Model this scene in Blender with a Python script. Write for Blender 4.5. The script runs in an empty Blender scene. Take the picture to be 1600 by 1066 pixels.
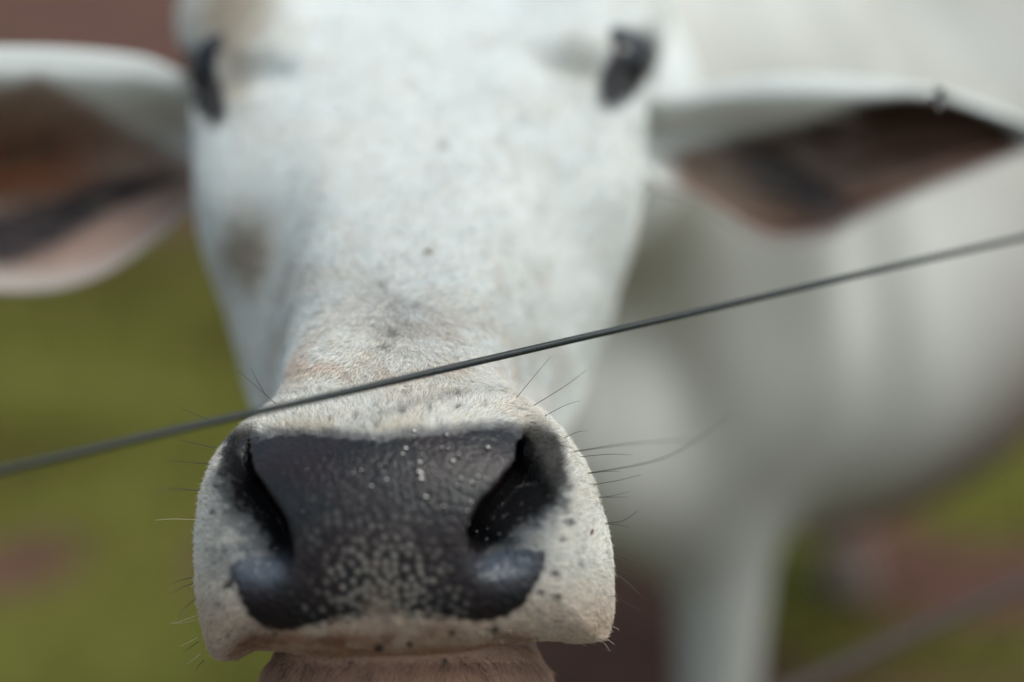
import bpy, math, random
import numpy as np
rng = np.random.default_rng(7); random.seed(7)
S = bpy.context.scene
COL = S.collection

# ------------------------------------------------------------------ camera, sky, sun, exposure
CAM_H, PITCH, FPX = 1.45, math.radians(20), 2222.2      # FPX: focal length in pixels of a 1600 px wide frame (50 mm on full frame)
cam = bpy.data.cameras.new('camera'); camo = bpy.data.objects.new('camera', cam); COL.objects.link(camo)
camo.location = (0, 0, CAM_H); camo.rotation_euler = (math.radians(90) - PITCH, 0, 0)
cam.lens = 50; cam.sensor_width = 36; cam.clip_start = 0.02; cam.clip_end = 2000
cam.dof.use_dof = True; cam.dof.focus_distance = 0.655; cam.dof.aperture_fstop = 1.4
cam.dof.aperture_blades = 0
S.camera = camo
SUN_EL, SUN_AZ = math.radians(64), math.radians(112)    # azimuth measured from +Y towards +X
w = bpy.data.worlds.new('World'); S.world = w; w.use_nodes = True
nt = w.node_tree; nt.nodes.clear()
sky = nt.nodes.new('ShaderNodeTexSky'); sky.sky_type = 'NISHITA'; sky.sun_disc = False
sky.sun_elevation = SUN_EL; sky.sun_rotation = SUN_AZ; sky.dust_density = 4.0; sky.air_density = 1.2; sky.ozone_density = 1.0
hs = nt.nodes.new('ShaderNodeHueSaturation'); hs.inputs['Saturation'].default_value = 0.60
bg = nt.nodes.new('ShaderNodeBackground'); bg.inputs['Strength'].default_value = 0.13
wo = nt.nodes.new('ShaderNodeOutputWorld')
tint = nt.nodes.new('ShaderNodeMix'); tint.data_type = 'RGBA'; tint.blend_type = 'MULTIPLY'; tint.inputs[0].default_value = 1; tint.inputs[7].default_value = (.95, 1.02, .985, 1)
nt.links.new(sky.outputs[0], hs.inputs['Color']); nt.links.new(hs.outputs[0], tint.inputs[6]); nt.links.new(tint.outputs[2], bg.inputs[0]); nt.links.new(bg.outputs[0], wo.inputs[0])
sun = bpy.data.lights.new('sun', 'SUN'); suno = bpy.data.objects.new('sun', sun); COL.objects.link(suno)
sun.energy = 0.8; sun.angle = math.radians(24); sun.color = (1, 0.99, 0.95)
from mathutils import Vector
sd = Vector((math.sin(SUN_AZ) * math.cos(SUN_EL), math.cos(SUN_AZ) * math.cos(SUN_EL), math.sin(SUN_EL)))
suno.rotation_euler = sd.to_track_quat('Z', 'Y').to_euler()
S.view_settings.view_transform = 'Standard'; S.view_settings.look = 'None'
S.view_settings.exposure = 0.5; S.view_settings.gamma = 1; S.view_settings.use_curve_mapping = False
S.render.engine = 'CYCLES'
S.cycles.use_denoising = True
S.cycles.max_bounces = 8; S.cycles.diffuse_bounces = 4; S.cycles.glossy_bounces = 3
S.cycles_curves.shape = 'RIBBONS'

# ------------------------------------------------------------------ helpers
ct, st = math.cos(PITCH), math.sin(PITCH)
def c2w(P):
    P = np.asarray(P, dtype=np.float64)
    X, Y, Z = P[..., 0], P[..., 1], P[..., 2]
    return np.stack([X, Z * ct + Y * st, CAM_H + Y * ct - Z * st], -1)
def w2c(P):
    P = np.asarray(P, dtype=np.float64)
    x, y, z = P[..., 0], P[..., 1], P[..., 2] - CAM_H
    return np.stack([x, y * st + z * ct, y * ct - z * st], -1)
def px(u, v, Z):
    return np.array([(u - 800) / FPX * Z, (533 - v) / FPX * Z, Z])
def uv_of(C):
    return 800 + C[:, 0] / C[:, 2] * FPX, 533 - C[:, 1] / C[:, 2] * FPX
def sm(a, b, x):
    t = np.clip((x - a) / (b - a), 0, 1); return t * t * (3 - 2 * t)
def smin(a, b, k):
    h = np.maximum(k - np.abs(a - b), 0) / k; return np.minimum(a, b) - h * h * k * .25
def smax(a, b, k): return -smin(-a, -b, k)
def unit(v): v = np.asarray(v, float); return v / np.linalg.norm(v)
def ell(P, c, r, R=None):
    q = P - np.asarray(c)
    if R is not None: q = q @ np.asarray(R).T
    r = np.asarray(r); k0 = np.sqrt(((q / r) ** 2).sum(1)); k1 = np.sqrt(((q / (r * r)) ** 2).sum(1)) + 1e-9
    return k0 * (k0 - 1) / k1
def cone(P, a, b, ra, rb, flat=None):
    a = np.asarray(a, float); b = np.asarray(b, float); ab = b - a
    q = P - a; t = np.clip((q @ ab) / (ab @ ab), 0, 1)
    q = q - t[:, None] * ab
    if flat is not None:
        ax, f = flat; ax = unit(ax); q = q + ((q @ ax) * (f - 1))[:, None] * ax
    return np.sqrt((q * q).sum(1)) - (ra + (rb - ra) * t)
def catmull(pts, n=4, closed=True):
    pts = np.asarray(pts, float); m = len(pts); out = []
    rngi = range(m) if closed else range(m - 1)
    for i in rngi:
        if closed: p0, p1, p2, p3 = pts[i - 1], pts[i], pts[(i + 1) % m], pts[(i + 2) % m]
        else: p0, p1, p2, p3 = pts[max(i - 1, 0)], pts[i], pts[i + 1], pts[min(i + 2, m - 1)]
        for j in range(n):
            t = j / n
            out.append(.5 * ((2 * p1) + (-p0 + p2) * t + (2 * p0 - 5 * p1 + 4 * p2 - p3) * t * t + (-p0 + 3 * p1 - 3 * p2 + p3) * t ** 3))
    if not closed: out.append(pts[-1])
    return np.array(out)
def polysd(x, y, poly):
    d = np.full(x.shape, 1e9); s = np.ones(x.shape)
    n = len(poly)
    for i in range(n):
        x1, y1 = poly[i]; x2, y2 = poly[i - 1]
        ex, ey = x2 - x1, y2 - y1; wx, wy = x - x1, y - y1
        t = np.clip((wx * ex + wy * ey) / (ex * ex + ey * ey + 1e-18), 0, 1)
        bx, by = wx - ex * t, wy - ey * t; d = np.minimum(d, bx * bx + by * by)
        c1 = y >= y1; c2 = y < y2; c3 = ex * wy > ey * wx
        s = np.where((c1 & c2 & c3) | (~c1 & ~c2 & ~c3), -s, s)
    return s * np.sqrt(d)
def linesd(x, y, pl):
    d = np.full(x.shape, 1e9)
    for i in range(len(pl) - 1):
        x1, y1 = pl[i]; x2, y2 = pl[i + 1]; ex, ey = x2 - x1, y2 - y1
        t = np.clip(((x - x1) * ex + (y - y1) * ey) / (ex * ex + ey * ey), 0, 1)
        d = np.minimum(d, (x - x1 - ex * t) ** 2 + (y - y1 - ey * t) ** 2)
    return np.sqrt(d)
def hash3(i, j, k):
    h = (i.astype(np.int64) * 73856093) ^ (j.astype(np.int64) * 19349663) ^ (k.astype(np.int64) * 83492791)
    h = (h ^ (h >> 13)) * 1274126177 & 0x7fffffff
    return (h % 100003) / 100003.0
def vnoise(P, sc):
    P = np.asarray(P) * sc + 1000; i = np.floor(P); f = P - i; f = f * f * (3 - 2 * f); i = i.astype(np.int64)
    r = 0
    for a in (0, 1):
        for b in (0, 1):
            for c in (0, 1):
                wgt = (f[:, 0] if a else 1 - f[:, 0]) * (f[:, 1] if b else 1 - f[:, 1]) * (f[:, 2] if c else 1 - f[:, 2])
                r = r + wgt * hash3(i[:, 0] + a, i[:, 1] + b, i[:, 2] + c)
    return r
def fbm(P, sc, o=4):
    r = 0; a = .5; t = 0
    for k in range(o): r = r + a * vnoise(P, sc * 2 ** k); t += a; a *= .5
    return r / t
def tag(o, label=None, cat=None, group=None, kind=None):
    if label: o['label'] = label
    if cat: o['category'] = cat
    if group: o['group'] = group
    if kind: o['kind'] = kind
    return o
def mesh_obj(name, V, F, mat, parent=None, smooth=True):
    me = bpy.data.meshes.new(name); V = np.asarray(V, np.float32)
    if isinstance(F, np.ndarray):
        me.vertices.add(len(V)); me.vertices.foreach_set('co', V.ravel())
        k = F.shape[1]; me.loops.add(F.size); me.loops.foreach_set('vertex_index', F.ravel().astype(np.int32))
        me.polygons.add(len(F)); me.polygons.foreach_set('loop_start', (np.arange(len(F)) * k).astype(np.int32))
        me.update(calc_edges=True); me.validate()
    else:
        me.from_pydata([tuple(map(float, v)) for v in V], [], F); me.update()
    if smooth: me.polygons.foreach_set('use_smooth', np.ones(len(me.polygons), bool))
    if mat: me.materials.append(mat)
    o = bpy.data.objects.new(name, me); COL.objects.link(o)
    if parent: o.parent = parent
    return o
def tube(path, rad, n=6):
    path = np.asarray(path, float); m = len(path); rad = np.broadcast_to(rad, (m,))
    T = np.gradient(path, axis=0); T /= np.linalg.norm(T, axis=1)[:, None] + 1e-12
    up = np.array([0, 0, 1.]) if abs(T[0][2]) < .9 else np.array([1., 0, 0])
    V = []; F = []
    for i in range(m):
        a = np.cross(T[i], up); a /= np.linalg.norm(a); b = np.cross(T[i], a)
        for j in range(n):
            t = 2 * math.pi * j / n; V.append(path[i] + rad[i] * (math.cos(t) * a + math.sin(t) * b))
    for i in range(m - 1):
        for j in range(n): F.append((i * n + j, i * n + (j + 1) % n, (i + 1) * n + (j + 1) % n, (i + 1) * n + j))
    F.append(tuple(range(n))[::-1]); F.append(tuple(range((m - 1) * n, m * n)))
    return V, F
def mat(name):
    m = bpy.data.materials.new(name); m.use_nodes = True; t = m.node_tree
    return m, t, t.nodes['Principled BSDF']
def N(t, ty, **kw):
    n = t.nodes.new(ty)
    for k, v in kw.items():
        if k in n.inputs.keys(): n.inputs[k].default_value = v
        else: setattr(n, k, v)
    return n

# ------------------------------------------------------------------ materials
m_skin, t, b = mat('cow_hide')
at_ = N(t, 'ShaderNodeAttribute', attribute_name='Col'); t.links.new(at_.outputs['Color'], b.inputs['Base Color'])
aw = N(t, 'ShaderNodeAttribute', attribute_name='wet')
mr = N(t, 'ShaderNodeMapRange'); mr.inputs['To Min'].default_value = .8; mr.inputs['To Max'].default_value = .22
t.links.new(aw.outputs['Fac'], mr.inputs['Value'])
tc = N(t, 'ShaderNodeTexCoord')
rn = N(t, 'ShaderNodeTexNoise', Scale=260.0, Detail=3.0); t.links.new(tc.outputs['Object'], rn.inputs['Vector'])
ad = N(t, 'ShaderNodeMath', operation='MULTIPLY_ADD'); ad.inputs[1].default_value = .22
t.links.new(rn.outputs['Fac'], ad.inputs[0]); t.links.new(mr.outputs[0], ad.inputs[2]); t.links.new(ad.outputs[0], b.inputs['Roughness'])
sp = N(t, 'ShaderNodeMapRange'); sp.inputs['To Min'].default_value = .12; sp.inputs['To Max'].default_value = .42
t.links.new(aw.outputs['Fac'], sp.inputs['Value']); t.links.new(sp.outputs[0], b.inputs['Specular IOR Level'])
n1 = N(t, 'ShaderNodeTexNoise', Scale=900.0, Detail=3.0); t.links.new(tc.outputs['Object'], n1.inputs['Vector'])
n2 = N(t, 'ShaderNodeTexVoronoi', Scale=520.0); t.links.new(tc.outputs['Object'], n2.inputs['Vector'])
ma = N(t, 'ShaderNodeMath', operation='SUBTRACT'); t.links.new(n1.outputs['Fac'], ma.inputs[0]); t.links.new(n2.outputs['Distance'], ma.inputs[1])
bp = N(t, 'ShaderNodeBump', Strength=.55, Distance=.0006); t.links.new(ma.outputs[0], bp.inputs['Height'])
t.links.new(bp.outputs[0], b.inputs['Normal'])
b.inputs['Subsurface Weight'].default_value = 0.0

m_fur, t, b = mat('short_fur')
at_ = N(t, 'ShaderNodeAttribute', attribute_name='Col'); t.links.new(at_.outputs['Color'], b.inputs['Base Color'])
b.inputs['Roughness'].default_value = .55; b.inputs['Specular IOR Level'].default_value = .35

m_whisk, t, b = mat('whisker_hair')
b.inputs['Base Color'].default_value = (.035, .035, .035, 1); b.inputs['Roughness'].default_value = .4
m_whiskp, t, b = mat('pale_whisker_hair')
b.inputs['Base Color'].default_value = (.6, .55, .45, 1); b.inputs['Roughness'].default_value = .4

m_eye, t, b = mat('dark_eye')
b.inputs['Base Color'].default_value = (.006, .006, .010, 1); b.inputs['Roughness'].default_value = .08; b.inputs['Specular IOR Level'].default_value = .32
m_lash, t, b = mat('eyelash_hair'); b.inputs['Base Color'].default_value = (.02, .017, .016, 1)

m_wire, t, b = mat('weathered_steel_wire')
tc = N(t, 'ShaderNodeTexCoord')
n1 = N(t, 'ShaderNodeTexNoise', Scale=900.0, Detail=4.0); t.links.new(tc.outputs['Object'], n1.inputs['Vector'])
cr = N(t, 'ShaderNodeValToRGB'); e = cr.color_ramp.elements
e[0].position = .42; e[0].color = (.013, .022, .025, 1); e[1].position = .85; e[1].color = (.055, .042, .035, 1)
t.links.new(n1.outputs['Fac'], cr.inputs[0]); t.links.new(cr.outputs[0], b.inputs['Base Color'])
b.inputs['Roughness'].default_value = .5; b.inputs['Metallic'].default_value = .35
bp = N(t, 'ShaderNodeBump', Strength=.6, Distance=.0003); t.links.new(n1.outputs['Fac'], bp.inputs['Height']); t.links.new(bp.outputs[0], b.inputs['Normal'])

m_ground, t, b = mat('pasture_soil')
at_ = N(t, 'ShaderNodeAttribute', attribute_name='Col')
tc = N(t, 'ShaderNodeTexCoord'); n1 = N(t, 'ShaderNodeTexNoise', Scale=14.0, Detail=8.0, Roughness=.7); t.links.new(tc.outputs['Object'], n1.inputs['Vector'])
mx = N(t, 'ShaderNodeMix', data_type='RGBA', blend_type='MULTIPLY'); mx.inputs[0].default_value = .6
cr = N(t, 'ShaderNodeValToRGB'); e = cr.color_ramp.elements; e[0].position = .3; e[0].color = (.45, .45, .45, 1); e[1].position = .75; e[1].color = (1.5, 1.5, 1.5, 1)
t.links.new(n1.outputs['Fac'], cr.inputs[0]); t.links.new(at_.outputs['Color'], mx.inputs[6]); t.links.new(cr.outputs[0], mx.inputs[7])
t.links.new(mx.outputs[2], b.inputs['Base Color']); b.inputs['Roughness'].default_value = .95; b.inputs['Specular IOR Level'].default_value = .1
bp = N(t, 'ShaderNodeBump', Strength=.7, Distance=.03); t.links.new(n1.outputs['Fac'], bp.inputs['Height']); t.links.new(bp.outputs[0], b.inputs['Normal'])
m_grass, t, b = mat('grass_blade')
at_ = N(t, 'ShaderNodeAttribute', attribute_name='Col'); t.links.new(at_.outputs['Color'], b.inputs['Base Color']); b.inputs['Roughness'].default_value = .6; b.inputs['Specular IOR Level'].default_value = .12

# ------------------------------------------------------------------ ground
GREEN = np.array([.080, .072, .015]); GREEN2 = np.array([.140, .142, .028]); SOIL = np.array([.145, .072, .055]); SOIL2 = np.array([.075, .040, .030])
def ground_at(u, v):      # the ground point seen at a pixel
    d = c2w(px(u, v, 1.0)) - np.array([0, 0, CAM_H]); return (d * (CAM_H / -d[2]))[:2]
blobs = [(ground_at(u, v), rx, ry, g) for (u, v, rx, ry, g) in [
    (90, 850, .22, .22, -.35), (300, 800, .15, .15, -.5), (20, 900, .15, .15, -.4), (200, 500, 1.2, 1.5, .5), (300, 560, .8, 1.2, .5), (150, 600, .8, .8, .6), (60, 1030, .4, .25, .6), (350, 1050, .4, .3, .9),
    (1450, 880, .35, .45, -1.2), (1330, 950, .25, .3, -1), (1020, 930, .3, .4, -1.2), (1590, 800, .2, .25, -.8), (1540, 690, .28, .45, 1.6), (1235, 940, .2, .35, 2.2),
    (1560, 1020, .25, .15, .8), (1500, 770, .3, .45, 1.0), (260, 960, .15, .18, -.35), (180, 660, .3, .35, -.35), (150, 50, 5.0, 4.5, -2.5), (1450, 1000, .12, .15, .4), (25, 70, .5, .8, 1.6)]]
def greenness(x, y):
    P = np.stack([x, y, np.zeros_like(x)], 1)
    g = .66 + 2.0 * (fbm(P, 1.9, 4) - .5) + 1.3 * (vnoise(P + 31, 5.0) - .5)
    for (c, rx, ry, a) in blobs: g = g + a * np.exp(-((x - c[0]) / rx) ** 2 - ((y - c[1]) / ry) ** 2)
    return g
xs = np.concatenate([[-600, -200, -80, -30, -14], np.arange(-8, 8.01, .08), [14, 30, 80, 200, 600]])
ys = np.concatenate([[-600, -200, -60, -15, -4], np.arange(-1, 15.01, .08), [18, 25, 40, 80, 200, 600]])
gx, gy = np.meshgrid(xs, ys); gx, gy = gx.ravel(), gy.ravel()
g = greenness(gx, gy); gm = sm(.25, .75, g)[:, None]
near = (np.abs(gx) < 9) & (gy > -2) & (gy < 16)
gz = np.where(near, .03 * (vnoise(np.stack([gx, gy, 0 * gx], 1), 3.0) - .5), 0) - .01
v2 = vnoise(np.stack([gx, gy, 0 * gx], 1), 4.3)[:, None]
v3 = sm(.3, .7, vnoise(np.stack([gx + 9, gy, 0 * gx], 1), 2.2))[:, None]
gc = (SOIL * v2 + SOIL2 * (1 - v2)) * (1 - gm) + (GREEN * (1 - v3) + GREEN2 * v3) * gm
nx_ = len(xs); ny_ = len(ys)
ii, jj = np.meshgrid(np.arange(nx_ - 1), np.arange(ny_ - 1)); a = (jj * nx_ + ii).ravel()
gF = np.stack([a, a + 1, a + 1 + nx_, a + nx_], 1)
ground = mesh_obj('ground', np.stack([gx, gy, gz], 1), gF, m_ground); tag(ground, kind='structure')
def set_col(me, c):
    ca = me.color_attributes.new('Col', 'FLOAT_COLOR', 'POINT'); c4 = np.ones((len(me.vertices), 4), np.float32); c4[:, :3] = c; ca.data.foreach_set('color', c4.ravel())
set_col(ground.data, gc)
# grass blades
nb = 90000
bx = rng.uniform(-4.5, 3.5, nb); by = rng.uniform(1.2, 9, nb)
gg = greenness(bx, by); keep = rng.random(nb) < sm(.35, .95, gg) * .95 + .02; bx, by = bx[keep], by[keep]; nb = len(bx)
h = rng.uniform(.02, .07, nb); an = rng.uniform(0, 2 * math.pi, nb); wd = rng.uniform(.0025, .005, nb); ln = rng.uniform(.01, .05, nb); la = rng.uniform(0, 2 * math.pi, nb)
base = np.stack([bx, by, np.full(nb, -.02)], 1); sx = np.stack([np.cos(an) * wd, np.sin(an) * wd, 0 * wd], 1)
lean = np.stack([np.cos(la) * ln, np.sin(la) * ln, 0 * ln], 1); upv = np.stack([0 * h, 0 * h, h], 1)
V = np.stack([base - sx, base + sx, base + sx * .8 + lean * .35 + upv * .6, base - sx * .8 + lean * .35 + upv * .6, base + lean + upv * 1.0], 1).reshape(-1, 3)
o5 = (np.arange(nb) * 5)[:, None]
F = [tuple(r) for r in (o5 + np.array([0, 1, 2, 3])).tolist()] + [tuple(r) for r in (o5 + np.array([3, 2, 4])).tolist()]
grass = mesh_obj('grass', V, F, m_grass); tag(grass, 'short olive green pasture grass growing between bare soil patches', 'grass', kind='stuff')
rr = rng.random(nb)[:, None]; dry = (rng.random(nb) < .12)[:, None]
gcol = GREEN * (1 - rr) + GREEN2 * rr; gcol = np.where(dry, np.array([.22, .17, .07]), gcol)
set_col(grass.data, np.repeat(gcol, 5, 0))

# ------------------------------------------------------------------ the cow: a signed distance field (head in the head's own frame, body in world axes)
roll = math.radians(2.2)
O = np.array([-.0580, -.0196, .652])
AX = unit([-.006, .656, .755]); CC = unit(np.array([math.cos(roll), math.sin(roll), 0.02])); CC = unit(CC - AX * (CC @ AX)); NN = np.cross(CC, AX)
if NN[2] > 0: NN = -NN
def hp(s, n, c): return O + s * AX + n * NN + c * CC
HR = np.stack([CC, AX, NN])
S_ = [-.10, -.03, .03, .10, .17, .22, .27, .33, .40, .47]
WT = [.050, .056, .057, .060, .067, .080, .098, .120, .135, .135]
WB = [.052, .058, .066, .078, .098, .116, .122, .120, .120, .115]
NT = [-.012, -.002, .0, .0, .001, .004, .008, .008, -.005, -.03]
NB = [-.12, -.135, -.15, -.165, -.18, -.195, -.20, -.19, -.17, -.14]
MZ = [(440, 622), (388, 640), (341, 686), (311, 748), (299, 820), (297, 900), (297, 975), (297, 1030), (314, 1062), (346, 1072), (384, 1054), (404, 1030), (450, 1030),
      (520, 1033), (620, 1028), (740, 1019), (850, 1010), (905, 1022), (955, 1020), (972, 980), (966, 910), (955, 840), (933, 765), (899, 695), (850, 635), (790, 592), (720, 577), (620, 580), (540, 594)]
ZM = .645
def m2(pts, Z=ZM): pts = np.asarray(pts, float); return np.stack([(pts[:, 0] - 800) / FPX * Z, (533 - pts[:, 1]) / FPX * Z], 1)
MZP = m2(catmull(MZ, 3))
ZN = .612
NL_med = m2(catmull([(384, 672), (384, 700), (394, 738), (424, 778), (447, 815), (457, 855), (448, 888), (425, 908)], 3, False), ZN)
NR_med = m2(catmull([(818, 672), (811, 695), (808, 720), (780, 756), (748, 790), (730, 830), (733, 868), (748, 895)], 3, False), ZN)
NL_poly = m2([(384, 672), (384, 700), (394, 738), (424, 778), (447, 815), (457, 855), (452, 892), (435, 925), (395, 932), (366, 905), (357, 850), (355, 780), (365, 720), (376, 690)], ZN)
NR_poly = m2([(818, 672), (811, 695), (808, 720), (780, 756), (748, 790), (730, 830), (733, 868), (742, 905), (785, 930), (835, 915), (858, 872), (864, 800), (856, 740), (838, 695)], ZN)
_zt = catmull(list(zip([540, 600, 660, 720, 780, 840, 900, 950, 1000, 1040, 1070], [.676, .655, .630, .613, .6045, .601, .6005, .6025, .607, .614, .624])), 8, False)
def zfront(X, Y):
    v = 533 - Y * FPX / .61
    z = np.interp(v, _zt[:, 0], _zt[:, 1])
    xc = X + .0505
    z = z + 2.6 * xc ** 2
    # soft dip under the nose pad's centre line and lips
    return z
def muzzle(P):
    X, Y, Z = P.T
    d2 = polysd(X, Y, MZP); zf = zfront(X, Y)
    r = .034
    a = d2 + r; bb = (zf - Z) * .93 + r
    d = np.minimum(np.maximum(a, bb), 0) + np.sqrt(np.maximum(a, 0) ** 2 + np.maximum(bb, 0) ** 2) - r
    back = (Z - (.70 + .2 * np.clip(Y + .06, -.2, .2)))
    return smax(d, back, .05)
def nostril(P, med, poly, sgn):
    X, Y, Z = P.T
    zs = zfront(X, Y); a_ = np.clip(polysd(X, Y, MZP) + .034, 0, .030); zs = zs + (.034 - np.sqrt(.034 ** 2 - a_ ** 2)) * .95
    X2 = X * ZN / zs + sgn * .45 * np.clip(Z - zs - .002, 0, .08); Y = Y * ZN / zs       # hole runs inwards, under the pad's edge
    d2 = polysd(X2, Y, poly); m = linesd(X2, Y, med)
    v = 533 - Y * FPX / ZN
    low = sm(835, 885, v)
    up = sm(720, 690, v)
    deep = (.055 * (1 - low) * (1 - .8 * up)) * (1 - sm(.005, .0165 if sgn < 0 else .021, m)) + (.020 - .009 * low - .008 * up) * (1 - sm(.004, .030 - .004 * low, m))
    bot = 1 - sm(838, 918, v)
    fl = Z - (zs + .0115 * (1 - sm(.0, .03, m)) * (.15 + .85 * bot) + deep * bot - .002 * (1 - bot))
    return smax(d2, fl * .6, .004)
def head_sdf(P):
    q = (P - O) @ HR.T; c, s, n = q.T
    wt = np.interp(s, S_, WT); wb = np.interp(s, S_, WB); ntp = np.interp(s, S_, NT); nbt = np.interp(s, S_, NB)
    ww = wt + (wb - wt) * sm(-.012, -.105, n); nc = (ntp + nbt) / 2; hh = (ntp - nbt) / 2
    k = ((np.abs(c) / ww) ** 3.5 + (np.abs(n - nc) / hh) ** 3.5 + 1e-9) ** (1 / 3.5)
    d = (k - 1) * np.minimum(ww, hh)
    d = smax(d, np.maximum(-.06 - s, s - .54), .07)
    for sg in (-1, 1):
        d = smin(d, ell(q, (sg * .101, .256, -.056), (.030, .056, .034)), .065)
        d = smin(d, ell(q, (sg * .106, .322, -.036), (.028, .042, .028)), .045)
        d = smin(d, ell(q, (sg * .115, .415, -.035), (.050, .060, .045)), .05)
        d = smin(d, ell(q, (sg * .053, .205, -.125), (.038, .09, .062)), .06)
        d = smax(d, -ell(q, (sg * .108, .282, -.002), (.030, .010, .012)), .02)      # hollow below the eye
        d = smax(d, -ell(q, (sg * .147, .321, -.019), (.020, .024, .0135)), .005)     # the eye opening
    d = smin(d, cone(P, (-.05, -.172, .702), (-.055, -.05, .92), .058, .075), .03)   # chin and jaw
    d = smax(d, -cone(P, (-.17, -.148, .64), (.07, -.142, .64), .006, .006), .008)
    mz = np.full(len(P), .3); k_ = P[:, 2] < .80
    if k_.any():
        Q = P[k_]; z = muzzle(Q)
        z = smin(z, cone(Q, (-.0505, -.172, .680), (-.0505, -.19, .71), .055, .05, ((1, 0, 0), .80)), .004)
        z = smax(z, -nostril_k(Q), .003)
        mz[k_] = z
    d = smin(d, mz, .012)
    hl = smax(nostril_all(P), -1, .001)
    d = np.maximum(d, -hl)
    return d
def nostril_all(P):
    r = np.full(len(P), .3); k_ = P[:, 2] < .72
    if k_.any():
        Q = P[k_]; r1 = nostril_k(Q); r[k_] = r1
    return r
def nostril_k(Q):
    r = np.full(len(Q), .05); X, Y, _ = Q.T; n_ = (Y < -.02) & (Y > -.13)
    l_ = n_ & (X < -.07); g_ = n_ & (X > -.035)
    if l_.any(): r[l_] = nostril(Q[l_], NL_med, NL_poly, -1)
    if g_.any(): r[g_] = nostril(Q[g_], NR_med, NR_poly, 1)
    return r
AXB = unit([.38, .92, 0]); PB = np.array([AXB[1], -AXB[0], 0])
def body_sdf(W):
    RB = np.stack([PB, AXB, [0, 0, 1]])
    d = ell(W, (.49, 2.08, .955), (.43, .85, .43), RB)
    d = smin(d, ell(W, (.15, 1.55, 1.08), (.25, .35, .34), RB), .12)
    d = smin(d, ell(W, (.17, 1.62, 1.42), (.10, .20, .14), RB), .12)              # hump
    d = smin(d, ell(W, (.66, 2.75, 1.08), (.30, .38, .33), RB), .15)
    d = smin(d, cone(W, (-.04, 1.03, 1.22), (.12, 1.45, 1.18), .115, .24), .09)   # neck
    # dewlap: a thin hanging fold
    d = smin(d, cone(W, (-.02, 1.02, 1.08), (.10, 1.34, .86), .05, .10, ((.9, -.4, 0), 1.6)), .08)
    d = smin(d, cone(W, (.03, 1.14, .96), (.15, 1.38, .79), .05, .09, ((.9, -.4, 0), 1.3)), .08)
    d = smin(d, cone(W, (.30, 1.72, .76), (.52, 2.15, .60), .05, .035, ((.92, -.38, 0), 1.8)), .12)     # navel flap
    # loose skin: hanging folds along neck and brisket
    fz = sm(.95, 1.05, W[:, 1]) * sm(1.75, 1.45, W[:, 1]) * sm(1.5, 1.25, W[:, 2])
    k_ = np.abs(d) < .08
    ph = (W[k_, 0] * .8 + W[k_, 1] * .9) * 34 + 7 * vnoise(W[k_], 4.0) + W[k_, 2] * 7
    d[k_] = d[k_] + fz[k_] * .006 * np.sin(ph) * (vnoise(W[k_] + 5, 6.0) * 1.3)
    # legs
    for (x, y, top, r0, r1, kz) in ((.228, 1.35, 1.0, .066, .032, .42), (-.07, 1.50, 1.0, .085, .034, .42), (.67, 2.55, 1.0, .17, .05, .48), (.50, 2.70, 1.0, .17, .05, .48)):
        d = smin(d, cone(W, (x, y + .03, top - .1), (x, y, kz), r0, r1 + .006), .06)
        d = smin(d, cone(W, (x, y, kz), (x + .003, y + .01, .12), r1 + .004, r1 - .01), .02)
        d = smin(d, cone(W, (x, y - .01, .10), (x, y - .03, .03), r1 - .002, r1 + .014), .02)
    d = smax(d, -W[:, 2] + .002, .01)
    return d
def cow_sdf(P):      # P in the camera-aligned frame
    b_ = body_sdf(c2w(P)); h_ = np.full(len(P), 1.0); k_ = P[:, 2] < 1.35
    if k_.any(): h_[k_] = head_sdf(P[k_])
    return smin(h_, b_, .05)

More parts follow.
